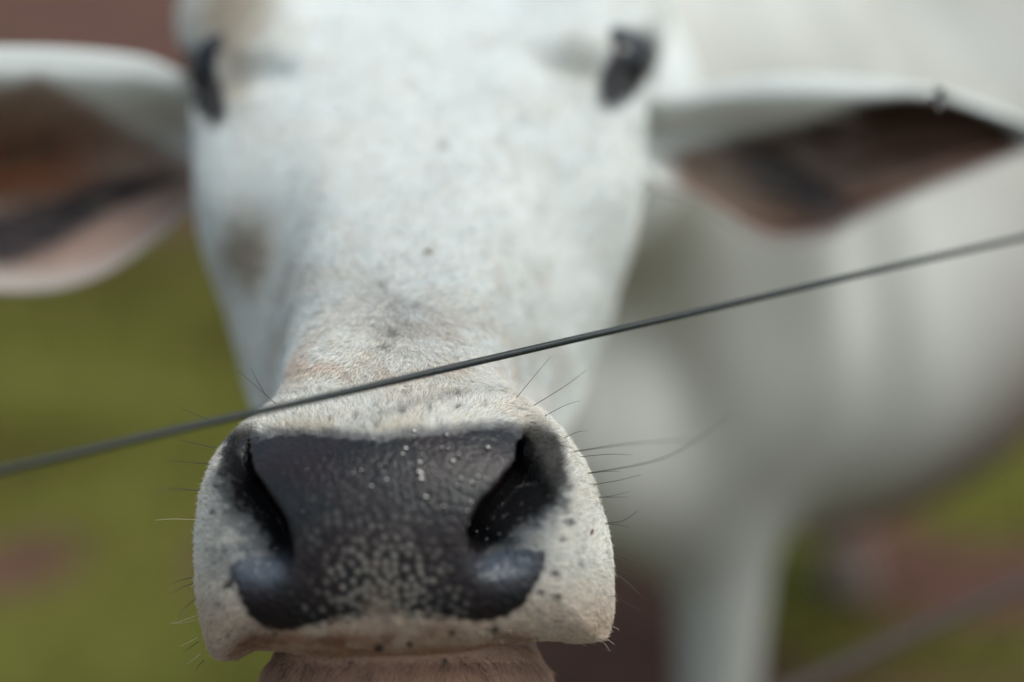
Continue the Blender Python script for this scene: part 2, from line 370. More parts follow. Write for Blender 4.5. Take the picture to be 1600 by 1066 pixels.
def nets(fn, lo, hi, h, sub=8, exact=True):
    lo = np.asarray(lo, float); n = np.ceil((np.asarray(hi) - lo) / (h * sub)).astype(int); dims = n * sub + 1
    cg = np.stack(np.meshgrid(*[lo[i] + (np.arange(n[i]) + .5) * h * sub for i in range(3)], indexing='ij'), -1).reshape(-1, 3)
    cd = fn(cg); A = np.empty(dims, np.float32)
    big = np.repeat(np.repeat(np.repeat(cd.reshape(n), sub, 0), sub, 1), sub, 2); A[:-1, :-1, :-1] = big
    A[-1] = A[-2]; A[:, -1] = A[:, -2]; A[:, :, -1] = A[:, :, -2]; del big
    act = np.argwhere(np.abs(cd.reshape(n)) < h * sub * 1.3)
    loc = np.stack(np.meshgrid(*[np.arange(sub + 1)] * 3, indexing='ij'), -1).reshape(-1, 3)
    for a0 in range(0, len(act), 600):
        idx = (act[a0:a0 + 600, None, :] * sub + loc[None]).reshape(-1, 3)
        A[idx[:, 0], idx[:, 1], idx[:, 2]] = fn(lo + idx * h)
    sg = A < 0
    c8 = [(i, j, k) for i in (0, 1) for j in (0, 1) for k in (0, 1)]
    cnt = sum(sg[i:dims[0] - 1 + i, j:dims[1] - 1 + j, k:dims[2] - 1 + k].astype(np.int8) for i, j, k in c8)
    cells = np.argwhere((cnt > 0) & (cnt < 8)); vid = np.full(dims, -1, np.int32); vid[cells[:, 0], cells[:, 1], cells[:, 2]] = np.arange(len(cells))
    acc = np.zeros((len(cells), 3)); num = np.zeros(len(cells))
    for p in c8:
        for ax in range(3):
            if p[ax]: continue
            q = list(p); q[ax] = 1
            va = A[cells[:, 0] + p[0], cells[:, 1] + p[1], cells[:, 2] + p[2]]; vb = A[cells[:, 0] + q[0], cells[:, 1] + q[1], cells[:, 2] + q[2]]
            m = (va < 0) != (vb < 0); tt = np.where(m, va / np.where(m, va - vb, 1), 0)
            off = np.zeros((len(cells), 3)); off[:] = p; off[:, ax] = tt
            acc[m] += off[m]; num += m
    V = lo + (cells + acc / num[:, None]) * h
    Fs = []
    for ax in range(3):
        o1, o2 = (ax + 1) % 3, (ax + 2) % 3
        s0 = [slice(None)] * 3; s1 = [slice(None)] * 3; s0[ax] = slice(0, -1); s1[ax] = slice(1, None)
        e = np.argwhere(sg[tuple(s0)] != sg[tuple(s1)]); e = e[(e[:, o1] > 0) & (e[:, o2] > 0) & (e[:, o1] < dims[o1] - 1) & (e[:, o2] < dims[o2] - 1)]
        flip = sg[e[:, 0], e[:, 1], e[:, 2]]
        qs = []
        for (d1, d2) in ((0, 0), (-1, 0), (-1, -1), (0, -1)):
            c = e.copy(); c[:, o1] += d1; c[:, o2] += d2; qs.append(vid[c[:, 0], c[:, 1], c[:, 2]])
        q = np.stack(qs, 1); q[~flip] = q[~flip][:, ::-1]; q = q[(q >= 0).all(1)]; Fs.append(q)
    F = np.concatenate(Fs)
    for _ in range(2):            # settle onto the true surface
        d0 = fn(V); e_ = h * .3
        G = np.stack([fn(V + np.eye(3)[i] * e_) - d0 for i in range(3)], 1) / e_
        g2 = (G * G).sum(1) + .05
        V = V - G * (np.clip(d0, -h, h) / g2)[:, None] * .9
    return V, F

HZ = 1.10
Vh, Fh = nets(cow_sdf, (-.27, -.235, .58), (.17, .30, HZ), .0022)
Vb_, Fb = nets(lambda W: cow_sdf(w2c(W)) + .0008, (-.45, .85, -.02), (1.35, 3.4, 1.62), .014)
Cb = w2c(Vb_)
inside = (Cb[:, 2] < HZ - .03) & (Cb[:, 0] > -.255) & (Cb[:, 0] < .155) & (Cb[:, 1] > -.22) & (Cb[:, 1] < .285)
Fb = Fb[~inside[Fb].all(1)]
head0 = mesh_obj('tmp', Vh, Fh, None)
md = head0.modifiers.new('s', 'SUBSURF'); md.levels = 1; md.render_levels = 1
dg = bpy.context.evaluated_depsgraph_get(); me = head0.evaluated_get(dg).to_mesh()
nv = len(me.vertices); Vh = np.empty(nv * 3, np.float32); me.vertices.foreach_get('co', Vh); Vh = Vh.reshape(-1, 3).astype(float)
Fh = np.empty(len(me.loops), np.int32); me.loops.foreach_get('vertex_index', Fh); Fh = Fh.reshape(-1, 4)
Nh = np.empty(nv * 3, np.float32); me.vertices.foreach_get('normal', Nh); Nh = Nh.reshape(-1, 3).astype(float)
head0.evaluated_get(dg).to_mesh_clear(); bpy.data.objects.remove(head0)

# --- ears: cupped leaf-shaped shells rooted in the head, part of the same skin
def ear(upper, lower, zs, cup, nT=44, nV=30, thick=.0045, fold=.25):
    up = catmull(upper, 8, False); lo_ = catmull(lower, 8, False)
    def resample(p, n):
        d = np.r_[0, np.cumsum(np.linalg.norm(np.diff(p, axis=0), axis=1))]; tt = np.linspace(0, d[-1], n); return np.stack([np.interp(tt, d, p[:, i]) for i in range(2)], 1)
    up = resample(up, nT); lo_ = resample(lo_, nT); T = np.linspace(0, 1, nT)
    zc = np.interp(T, np.linspace(0, 1, len(zs)), zs)
    U = np.array([px(a[0], a[1], z) for a, z in zip(up, zc)]); L = np.array([px(a[0], a[1], z) for a, z in zip(lo_, zc)])
    v = np.linspace(0, 1, nV)
    shape = np.sin(np.pi * v) ** .75
    front = []
    for i in range(nT):
        wdt = np.linalg.norm(U[i] - L[i]); dep = cup * wdt
        row = U[i] + (L[i] - U[i]) * v[:, None]; row[:, 2] += dep * shape - fold * wdt * np.exp(-((v - .12) / .14) ** 2)
        row[:, 2] += .004 * np.sin(v * 19 + T[i] * 3) * np.sin(np.pi * v)
        front.append(row)
    Fr = np.array(front)
    dT = np.gradient(Fr, axis=0); dV = np.gradient(Fr, axis=1); nn = np.cross(dT, dV); nn /= np.linalg.norm(nn, axis=2)[..., None] + 1e-9
    nn = np.where(nn[..., 2:3] < 0, -nn, nn)
    Bk = Fr + nn * thick * (np.sin(np.pi * np.clip(v, .04, .96)) ** .3)[None, :, None]
    V = np.concatenate([Fr.reshape(-1, 3), Bk.reshape(-1, 3)]); F = []; nA = nT * nV
    for i in range(nT - 1):
        for j in range(nV - 1):
            a = i * nV + j; q = (a, a + 1, a + nV + 1, a + nV); F.append(q); F.append(tuple(x + nA for x in q[::-1]))
        for j in (0, nV - 1):
            a = i * nV + j; q = (a, a + nV, a + nV + nA, a + nA); F.append(q if j == 0 else q[::-1])
    for i in (0, nT - 1):
        for j in range(nV - 1):
            a = i * nV + j; q = (a, a + 1, a + 1 + nA, a + nA); F.append(q[::-1] if i == 0 else q)
    TT = np.tile(np.repeat(T, nV), 2); VV = np.tile(np.tile(v, nT), 2); side = np.r_[np.zeros(nA), np.ones(nA)]
    return V, np.array(F), TT, VV, side
eL = ear([(345, 140), (285, 118), (235, 98), (150, 88), (50, 84), (-60, 86), (-180, 110), (-300, 165)],
         [(340, 300), (300, 322), (240, 372), (155, 428), (60, 452), (-60, 440), (-190, 340), (-300, 172)], [.945, .93, .91, .89, .875, .87], .36)
eR = ear([(1000, 150), (1060, 150), (1120, 134), (1200, 124), (1300, 124), (1412, 135), (1473, 145), (1540, 166), (1650, 208)],
         [(1000, 262), (1037, 292), (1075, 300), (1131, 334), (1178, 364), (1225, 378), (1295, 368), (1342, 342), (1436, 300), (1540, 258), (1650, 215)], [.945, .95, .955, .965, .975, .99], .30)

# --- pigment (hair and skin colour, with some sheen, glow and shade painted in)
WHITE = np.array([.70, .725, .72]); DARK = np.array([.022, .020, .024]); LIP = np.array([.28, .165, .12]); PAD = np.array([.007, .007, .009])
def mixc(a, b_, f): return a * (1 - f[:, None]) + b_ * f[:, None]
PADP = [(386, 702), (402, 689), (450, 679), (540, 684), (590, 690), (640, 683), (700, 678), (760, 671), (796, 673), (812, 692), (812, 720), (784, 757), (752, 792), (735, 830), (736, 862),
        (765, 866), (800, 858), (835, 858), (856, 868), (842, 905), (822, 940), (790, 962), (750, 970), (706, 966), (660, 962), (600, 960), (550, 964), (510, 972), (470, 982), (425, 984), (392, 962), (372, 925), (359, 886), (376, 872), (405, 868), (432, 862), (456, 850), (446, 814), (422, 776), (392, 738)]
PADP = catmull(PADP, 2)
spots = [(592, 1012, 8), (640, 1006, 5), (706, 988, 5), (772, 985, 7), (515, 656, 4), (556, 652, 5), (591, 668, 6), (628, 646, 6), (588, 637, 4), (638, 617, 4), (669, 640, 5), (713, 638, 4), (716, 618, 4), (756, 634, 4),
         (782, 647, 3), (677, 603, 3), (887, 816, 7), (863, 895, 6), (842, 925, 6), (866, 933, 6), (838, 870, 8), (876, 845, 4), (908, 855, 3), (905, 880, 4), (345, 940, 4), (360, 912, 8), (612, 518, 9), (603, 540, 6), (630, 505, 5),
         (598, 448, 5), (645, 480, 5), (668, 393, 4), (690, 230, 8), (747, 197, 6), (885, 105, 10), (500, 488, 4), (736, 485, 4), (430, 990, 4), (450, 1040, 4), (480, 1042, 4), (548, 1037, 5), (580, 1050, 6), (645, 1043, 5), (695, 1033, 5), (748, 1040, 5), (520, 1045, 4),
         (335, 800, 3), (325, 860, 3), (340, 760, 3), (890, 760, 3), (900, 800, 3), (360, 990, 4), (352, 860, 4)]
def pigment(C, nz, strand=False):
    u, v = uv_of(C); n_ = len(C); Z = C[:, 2]
    f1 = fbm(C, 60, 4); f2 = fbm(C + 9, 400, 2); f3 = fbm(C + 5, 14, 4)
    col = np.tile(WHITE, (n_, 1)); col = mixc(col, np.array([.64, .57, .50]), .18 * sm(.52, .75, f1)); wet = np.zeros(n_)
    front = Z < .80
    # greyer / dusty snout above the muzzle
    col = mixc(col, np.array([.55, .50, .45]), front * .4 * sm(200, 40, np.abs(v - 545)) * sm(.40, .62, f1))
    col = mixc(col, np.array([.62, .45, .36]), front * .4 * np.exp(-((v - 575 - .04 * (u - 600)) / 16) ** 2) * sm(.45, .65, f1) * sm(300, 100, np.abs(u - 590)))
    # dark roots showing on the ridge
    col = mixc(col, np.array([.22, .22, .24]), (Z < .84) * .42 * np.exp(-((u - 610 - .12 * (500 - v)) / 42) ** 2) * sm(230, 540, v) * sm(620, 540, v) * sm(.45, .62, f2 * .6 + f1 * .4))
    # mud on the forehead edge and on the cheek
    head = (Z < 1.05)
    mud = head * (np.exp(-((u - 362) / 66) ** 2 - ((v - 28) / 60) ** 2) * 1.3 + 1.2 * np.exp(-((u - 392) / 38) ** 2 - ((v - 400) / 62) ** 2) + .8 * np.exp(-((u - 366) / 30) ** 2 - ((v - 130) / 60) ** 2)
                  + .5 * np.exp(-((u - 905) / 40) ** 2 - ((v - 115) / 45) ** 2) + .5 * np.exp(-((u - 1150) / 70) ** 2 - ((v - 60) / 45) ** 2))
    col = mixc(col, np.array([.29, .24, .18]), np.clip(mud * (.45 + f1), 0, .9))
    mz = (Z < .72)
    # lips: pinkish brown, bare-ish
    lip = mz * np.clip(sm(925, 990, v) * .85 * sm(350, 410, u) * sm(880, 800, u) + sm(985, 1020, v) * .8, 0, 1)
    col = mixc(col, LIP, lip * np.clip(.35 + 1.1 * f1, 0, 1))
    col = mixc(col, np.array([.15, .075, .055]), lip * sm(.50, .66, fbm(C + 2, 130, 3)) * .6)
    col = mixc(col, np.array([.50, .385, .30]), mz * .75 * sm(870, 995, v) * (1 - lip))
    col = col * (1 + (np.array([1.04, .975, .92]) - 1) * (mz * sm(.70, .66, Z))[:, None])
    ch = mz * sm(1008, 1030, v + .035 * (u - 600)) * sm(385, 405, u) * sm(890, 870, u)
    col = mixc(col, np.array([.38, .235, .17]), np.clip(ch, 0, 1) * .85)
    # dark halo round the nostrils
    pu = (u - 0.) ; x = (u - 800) / FPX * ZN; y = (533 - v) / FPX * ZN
    k_ = mz & (v > 560)
    dn = np.full(n_, .1); dm = np.full(n_, .1)
    if k_.any():
        dn[k_] = np.minimum(polysd(x[k_], y[k_], NL_poly), polysd(x[k_], y[k_], NR_poly))
        dm[k_] = np.minimum(linesd(x[k_], y[k_], NL_med), linesd(x[k_], y[k_], NR_med))
    left_ = u < 600; vv_ = np.clip(v, 640, 960)
    thr = np.where(left_, np.interp(vv_, [660, 700, 740, 800, 850, 885, 900], [.001, .0042, .0080, .0095, .008, .002, -.004]),
                   np.interp(vv_, [650, 690, 740, 790, 840, 865, 890], [.004, .011, .016, .019, .013, .002, -.004]))
    reach = np.where(left_, np.interp(vv_, [650, 690, 720, 770, 860, 900, 930], [.001, .006, .010, .020, .032, .028, .004]), np.interp(vv_, [640, 690, 760, 850, 890, 925], [.003, .015, .025, .036, .030, .004]))
    jit_ = ((f2 - .5) * .008 + (f1 - .5) * .006) * (.35 + .65 * sm(700, 790, v)); dj = dm + jit_
    inz = mz * sm(655, 690, v) * sm(940, 905, v)
    grey_ = inz * np.clip(1.5 * (1 - (dj - thr - .002) / np.maximum(reach - thr, .003)), 0, 1)
    gtone = sm(-.002, .012, dj - thr)[:, None] * np.array([.075, .088, .105]) + .028
    col = col * (1 - .95 * grey_[:, None]) + .95 * grey_[:, None] * gtone
    col = mixc(col, np.array([.008, .008, .010]), inz * sm(.0055, .0, dj - thr) * (thr > -.003))
    halo = grey_
    tuft = mz * (.85 * np.exp(-((u - 828) / 18) ** 2 - ((v - 685) / 27) ** 2) + .45 * np.exp(-((u - 376) / 8) ** 2 - ((v - 690) / 18) ** 2) + .7 * np.exp(-((u - 858) / 18) ** 2 - ((v - 720) / 40) ** 2))
    col = mixc(col, np.array([.07, .066, .06]), np.clip(tuft * (.8 + f2), 0, .96))
    # yellowish edge over the pad
    col = mixc(col, np.array([.50, .44, .28]), mz * .35 * np.exp(-((v - 668) / 12) ** 2) * sm(250, 150, np.abs(u - 600)) * sm(.35, .6, f1))
    for (a, b2, r) in spots:
        col = mixc(col, np.array([.035, .032, .034]), ((Z < .705) if b2 > 560 else front) * np.clip(1.35 * np.exp(-(((u - a) / (r * .85)) ** 2 + ((v - b2) / (r * .85)) ** 2) ** 1.3 * (.5 + f2)), 0, .93) * (1 if b2 > 700 else (.72 if b2 > 560 else .5)))
    # dark flecks all over the muzzle sides
    fl = vnoise(C * np.array([.6, 1.6, 1]), 420) if not strand else vnoise(C * np.array([.5, 1.5, 1]), 420); col = mixc(col, np.array([.20, .19, .19]), mz * sm(.80, .93, fl) * .5 * (1 - lip))
    # nose pad
    pd = np.full(n_, 99.)
    if k_.any(): pd[k_] = polysd(u[k_], v[k_], PADP)
    col = mixc(col, np.array([.13, .135, .15]), mz * (v < 712) * sm(17, 3, pd + (f2 - .5) * 14) * .75)
    cen_ = np.exp(-((u - 600) / 80) ** 2) * sm(915, 950, v)
    pad = sm(5 + 14 * cen_, -3 - 14 * cen_, pd + (f2 - .5) * (10 + 30 * cen_))
    pad = np.maximum(pad, mz * (v > 688) * (v < 905) * sm(.0034, .0018, dm))
    shelf_sheen = np.clip(1.4 * np.exp(-((u - 403) / 42) ** 2 - ((v - 890) / 26) ** 2) + 1.4 * np.exp(-((u - 795) / 46) ** 2 - ((v - 880) / 26) ** 2), 0, 1)
    cellrand = vnoise(C + 3, 230)
    pc = np.tile(PAD, (n_, 1)); pc = mixc(pc, np.array([.012, .007, .009]), sm(.38, .6, f1))
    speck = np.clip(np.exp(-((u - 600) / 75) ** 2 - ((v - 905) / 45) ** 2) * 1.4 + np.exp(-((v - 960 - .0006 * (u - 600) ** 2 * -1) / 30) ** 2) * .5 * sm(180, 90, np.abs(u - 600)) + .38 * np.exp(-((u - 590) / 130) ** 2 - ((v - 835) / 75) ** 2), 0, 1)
    core = np.clip(1.3 * np.exp(-((u - 592) / 22) ** 2 - ((v - 930) / 34) ** 2), 0, 1)
    deepn = np.clip(halo, 0, 1) * 0
    pc = mixc(pc, np.array([.070, .082, .105]), mz * .85 * np.clip(shelf_sheen, 0, 1))  # sky sheen on the nostril floors, painted in as a bluish tone
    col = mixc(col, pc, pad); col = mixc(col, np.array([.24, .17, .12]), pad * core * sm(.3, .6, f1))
    wet = np.maximum(pad * (1 - .55 * core) * (1 - .62 * sm(770, 900, v) * (1 - shelf_sheen)), mz * sm(.001, -.003, dn) * sm(835, 880, v))
    # eyes' dark rims
    for (a, b2, ang, ra, rb_) in ((319, 140, 20, 27, 64), (978, 113, -30, 34, 66)):
        ca, sa = math.cos(math.radians(ang)), math.sin(math.radians(ang)); du, dv = u - a, v - b2
        e1 = du * ca + dv * -sa; e2 = du * sa + dv * ca
        rr_ = np.sqrt((e1 / ra) ** 2 + (e2 / rb_) ** 2)
        col = mixc(col, np.array([.018, .016, .018]), head * (Z > .75) * sm(1.25, .85, rr_) * .97)
    return col, wet, pad, speck, dn, dm
C_h = Vh.copy()
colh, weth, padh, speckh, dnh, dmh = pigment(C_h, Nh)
# papillae of the nose pad: real relief
cand = np.stack([rng.uniform(-.130, .030, 9000), rng.uniform(-.137, -.033, 9000)], 1); pts = np.zeros((0, 2)); rad_c = rng.uniform(.0026, .0043, 9000)
for c_, r_ in zip(cand, rad_c):
    if not len(pts) or ((pts - c_) ** 2).sum(1).min() > r_ * r_: pts = np.vstack([pts, c_])
pk = np.argwhere(padh > .02)[:, 0]
Xp, Yp = C_h[pk, 0], C_h[pk, 1]; f1 = np.full(len(pk), 1e9); who = np.zeros(len(pk), int)
for i0 in range(0, len(pts), 100):
    dd = (Xp[:, None] - pts[None, i0:i0 + 100, 0]) ** 2 + (Yp[:, None] - pts[None, i0:i0 + 100, 1]) ** 2
    j = dd.argmin(1); m_ = dd[np.arange(len(pk)), j]; b_ = m_ < f1; f1[b_] = m_[b_]; who[b_] = j[b_] + i0
f1 = np.sqrt(f1); dome = np.clip(1 - (f1 / .0022) ** 2, 0, 1); crand = rng.random(len(pts))[who]
u_, v_ = uv_of(C_h[pk])
C_h[pk] += Nh[pk] * (dome * .0005 * padh[pk] * (.5 + .8 * crand) * (.48 + .52 * sm(760, 880, v_)))[:, None]
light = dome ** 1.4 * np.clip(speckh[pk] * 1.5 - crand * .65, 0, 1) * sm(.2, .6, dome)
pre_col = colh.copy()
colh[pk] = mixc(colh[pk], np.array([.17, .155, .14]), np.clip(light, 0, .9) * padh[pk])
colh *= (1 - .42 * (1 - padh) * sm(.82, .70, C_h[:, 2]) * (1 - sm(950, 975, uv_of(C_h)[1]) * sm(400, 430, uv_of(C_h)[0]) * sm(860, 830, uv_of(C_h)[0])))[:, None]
C_h += Nh * ((fbm(C_h, 90, 3) - .5) * .0012 * (1 - padh))[:, None]

def ear_color(C, TT, VV, side, left):
    u, v = uv_of(C); f = fbm(C, 50, 4)
    col = np.tile(WHITE, (len(C), 1))
    if left:
        topb = np.interp(u, [-300, 0, 60, 130, 200, 260, 300], [120, 132, 112, 150, 195, 225, 245]); 
        inn = sm(-14, 26, v - topb) * (1 - .8 * sm(.93, .985, VV))
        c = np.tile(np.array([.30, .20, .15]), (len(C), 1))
        c = mixc(c, np.array([.17, .052, .020]), .9 * sm(170, 245, v) * sm(330, 290, v) * sm(190, 80, u))  # orange glow of light through the thin ear, painted into the colour
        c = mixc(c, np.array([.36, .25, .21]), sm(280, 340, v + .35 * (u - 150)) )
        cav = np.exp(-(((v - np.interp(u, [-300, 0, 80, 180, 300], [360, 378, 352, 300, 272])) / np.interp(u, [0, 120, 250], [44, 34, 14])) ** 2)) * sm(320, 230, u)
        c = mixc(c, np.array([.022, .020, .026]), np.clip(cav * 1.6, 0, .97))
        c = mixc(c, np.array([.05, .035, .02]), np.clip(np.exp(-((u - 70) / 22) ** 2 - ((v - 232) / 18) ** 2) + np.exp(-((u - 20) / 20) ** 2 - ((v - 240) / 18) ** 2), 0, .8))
    else:
        topb = np.interp(u, [1000, 1080, 1150, 1262, 1347, 1412, 1473, 1530, 1600], [236, 228, 212, 190, 156, 144, 148, 170, 204])
        inn = sm(-8, 10, v - topb) * (1 - .2 * sm(.95, .99, VV)) * sm(1010, 1080, u)
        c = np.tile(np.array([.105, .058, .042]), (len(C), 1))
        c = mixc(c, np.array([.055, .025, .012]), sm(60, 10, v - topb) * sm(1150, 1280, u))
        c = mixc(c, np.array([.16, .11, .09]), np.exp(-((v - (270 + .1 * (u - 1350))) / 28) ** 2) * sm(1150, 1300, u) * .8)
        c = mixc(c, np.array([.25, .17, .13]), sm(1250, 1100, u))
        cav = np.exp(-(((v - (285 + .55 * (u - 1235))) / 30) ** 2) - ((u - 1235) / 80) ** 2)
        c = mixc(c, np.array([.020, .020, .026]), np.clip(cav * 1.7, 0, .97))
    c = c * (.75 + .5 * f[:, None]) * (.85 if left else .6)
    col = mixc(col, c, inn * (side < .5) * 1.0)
    col = mixc(col, np.array([.36, .31, .285]), sm(.87 if left else .93, .95 if left else .99, VV) * (1.0 if left else .6) * .9)
    return col
cL = ear_color(eL[0], eL[2], eL[3], eL[4], True); cR = ear_color(eR[0], eR[2], eR[3], eR[4], False)
fb = fbm(Vb_, 3.2, 5); fb2 = fbm(Vb_ + 7, 9, 4)
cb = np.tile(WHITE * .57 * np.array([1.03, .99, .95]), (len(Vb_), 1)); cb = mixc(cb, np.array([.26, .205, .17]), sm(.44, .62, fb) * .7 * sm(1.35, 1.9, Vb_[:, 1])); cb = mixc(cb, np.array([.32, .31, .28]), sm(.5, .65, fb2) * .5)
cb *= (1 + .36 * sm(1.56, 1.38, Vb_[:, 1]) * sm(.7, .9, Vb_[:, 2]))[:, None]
cb = mixc(cb, np.array([.165, .098, .078]), np.clip(sm(1.20, .90, Vb_[:, 2]) * (.55 + .7 * fb) * sm(1.3, 1.55, Vb_[:, 1]) * sm(.22, .36, Vb_[:, 0]), 0, .88)); cb *= (1 - .12 * sm(1.5, 1.8, Vb_[:, 1]))[:, None]; cb = mixc(cb, np.array([.16, .13, .11]), sm(.09, .07, Vb_[:, 2]))  # shade and dirt low on flank and belly, painted brown into the coat
Wh = c2w(C_h); Vall = np.concatenate([Wh, Vb_, c2w(eL[0]), c2w(eR[0])])
o1 = len(Wh); o2 = o1 + len(Vb_); o3 = o2 + len(eL[0])
Fall = np.concatenate([Fh, Fb + o1, eL[1] + o2, eR[1] + o3])
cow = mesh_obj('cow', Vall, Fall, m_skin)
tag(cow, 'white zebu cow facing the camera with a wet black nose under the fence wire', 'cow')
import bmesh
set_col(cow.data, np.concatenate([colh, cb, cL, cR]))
wa = cow.data.attributes.new('wet', 'FLOAT', 'POINT'); wa.data.foreach_set('value', np.concatenate([weth, np.zeros(len(Vall) - len(weth))]).astype(np.float32))

# --- fur strands on the head and ears
def strands(C, Nn, Cc, flow, length, lift, rad, name, jit=.35, npt=4):
    n = len(C); T = flow - (flow * Nn).sum(1)[:, None] * Nn; T /= np.linalg.norm(T, axis=1)[:, None] + 1e-9
    J = rng.normal(size=(n, 3)) * jit; D = T + J; D -= (D * Nn).sum(1)[:, None] * Nn; D /= np.linalg.norm(D, axis=1)[:, None] + 1e-9
    L = length * rng.uniform(.65, 1.25, n); lf = lift * rng.uniform(.6, 1.5, n)
    tt = np.linspace(0, 1, npt)
    bend = rng.normal(size=(n, 3)) * .12
    P = C[:, None, :] + L[:, None, None] * (tt[None, :, None] * D[:, None, :] + (lf[:, None] * (tt[None] - .45 * tt[None] ** 2))[..., None] * Nn[:, None, :] + (tt[None] ** 2)[..., None] * bend[:, None, :])
    P[:, 0] -= Nn * .0004
    W_ = c2w(P.reshape(-1, 3)).astype(np.float32)
    cu = bpy.data.hair_curves.new(name); cu.add_curves([npt] * n)
    cu.attributes['position'].data.foreach_set('vector', W_.ravel()) if 'position' in cu.attributes else None
    r = cu.attributes.get('radius') or cu.attributes.new('radius', 'FLOAT', 'POINT')
    rr = (rad * np.ones(n))[:, None] * np.array([1, .9, .65, .2][:npt])[None]
    r.data.foreach_set('value', rr.ravel().astype(np.float32))
    ca = cu.attributes.new('Col', 'FLOAT_COLOR', 'CURVE'); c4 = np.ones((n, 4), np.float32); c4[:, :3] = Cc; ca.data.foreach_set('color', c4.ravel())
    cu.materials.append(m_fur)
    o = bpy.data.objects.new(name, cu); COL.objects.link(o); o.parent = cow; o['kind'] = 'stuff'
    return o
def sample(V, F, Nv, n, wfun):
    A_, B_, C_, D_ = V[F[:, 0]], V[F[:, 1]], V[F[:, 2]], V[F[:, 3]]
    area = np.linalg.norm(np.cross(C_ - A_, D_ - B_), axis=1) * .5; cen = (A_ + B_ + C_ + D_) / 4
    nf = Nv[F].mean(1); nf /= np.linalg.norm(nf, axis=1)[:, None] + 1e-9
    wg = area * wfun(cen, nf, F); wg /= wg.sum()
    fi = rng.choice(len(F), n, p=wg); a, b2 = rng.random((2, n))[:, :, None]
    P = (A_[fi] * (1 - a) + B_[fi] * a) * (1 - b2) + (D_[fi] * (1 - a) + C_[fi] * a) * b2
    w4 = Nv[F[fi, 0]] * (1 - a) * (1 - b2) + Nv[F[fi, 1]] * a * (1 - b2) + Nv[F[fi, 2]] * a * b2 + Nv[F[fi, 3]] * (1 - a) * b2
    return P, w4 / (np.linalg.norm(w4, axis=1)[:, None] + 1e-9), fi
viewd = lambda P: P / np.linalg.norm(P, axis=1)[:, None]
def wf(cen, nf, F):
    facing = -(nf * viewd(cen)).sum(1); u, v = uv_of(cen)
    w_ = (facing > -.35) * (1 - padh[F].mean(1) > .5) * (cen[:, 2] < 1.04)
    dens = np.interp(cen[:, 2], [.60, .66, .70, .78, .9, 1.0], [1, 1, .85, .45, .16, .05])
    inn = (dnh[F].mean(1) < -.0085) | ((dnh[F].mean(1) < -.001) & (dmh[F].mean(1) < .007))
    return w_ * dens * np.where(inn, .0, 1) * np.where((v > 700) & (dnh[F].mean(1) < -.001) & (v > 860), .0, 1)
nF = 260000
P, Nn, fi = sample(C_h, Fh, Nh, nF, wf)
pc_, _, pd_, _, dn_, _ = pigment(P, Nn)
u, v = uv_of(P)
ctr = np.array([px(600, 830, .60)]); flow_m = P - ctr; flow_m[:, 2] *= .3
ctr2 = np.array([px(608, 470, .70)]); flow_b = P - ctr2
wb_ = sm(620, 585, v - 0 * u)[:, None] * (P[:, 2] > .63)[:, None]
flow = (flow_m / np.linalg.norm(flow_m, axis=1)[:, None]) * (1 - wb_) + wb_ * (flow_b / np.linalg.norm(flow_b, axis=1)[:, None])
up_ = sm(330, 250, v)[:, None]; flow = flow * (1 - up_) + up_ * np.array([[0, 1, .6]])
chin = (v > 1030) & (P[:, 2] > .60); flow[chin] = np.array([0, -1, -.1])
flow += (np.stack([fbm(P, 55, 2), fbm(P + 3, 55, 2), fbm(P + 6, 55, 2)], 1) - .5) * 1.3
Ln = np.interp(P[:, 2], [.6, .66, .72, .85, 1.0], [.0032, .0038, .0044, .006, .008]); Rd = np.interp(P[:, 2], [.6, .7, .85, 1.0], [.00009, .00011, .00022, .0004])
Ln = np.where(chin, .0075, Ln)
Ln *= np.where(dn_ < .002, .6, 1) * (1 - .35 * sm(985, 1000, v) * (v < 1030) * (u > 400) * (u < 870))
lip_bare = (v > 950) & (v < 1026) & (u > 420) & (u < 840) & (P[:, 2] < .66)
kp = ~(lip_bare & (rng.random(nF) < .75))
var = (rng.random(nF)[:, None] ** 1.5) * np.interp(P[:, 2], [.64, .72], [.40, .28])[:, None]; pc_ = np.clip(pc_ * (np.interp(P[:, 2], [.66, .74], [1.30, 1.18])[:, None] - var), 0, .88)
dk = rng.random(nF) < .045 * (P[:, 2] < .78); pc_[dk] *= .35
tan_ = rng.random(nF) < .10; pc_[tan_] *= np.array([.95, .82, .68])
kp &= ~((P[:, 2] > .75) & (pc_.sum(1) < .5) & (v < 230))
strands(P[kp], Nn[kp], pc_[kp], flow[kp], Ln[kp], np.interp(P[kp][:, 2], [.64, .70], [.42, .26]), Rd[kp], 'fur')

# long soft hairs inside both ears
def ear_hair(e, n, tmax):
    V, F, TT, VV, side = e; k = np.argwhere((side < .5) & (TT < tmax) & (VV > .12) & (VV < .9))[:, 0]; k = rng.choice(k, n)
    return V[k] + rng.normal(size=(n, 3)) * .004
for e, n, tm, dirn in ((eL, 700, .55, (-.75, -.25, -.5)), (eR, 500, .5, (.75, -.2, -.5))):
    Pe = ear_hair(e, n, tm); Ne = np.tile(np.array([0, 0, -1.]), (n, 1))
    c_ = np.tile(np.array([.42, .36, .31]), (n, 1)) * rng.uniform(.5, 1.1, n)[:, None]
    strands(Pe, Ne, c_, np.tile(np.array(dirn), (n, 1)), np.full(n, .022), np.full(n, .3), np.full(n, .00012), 'ear_hair')

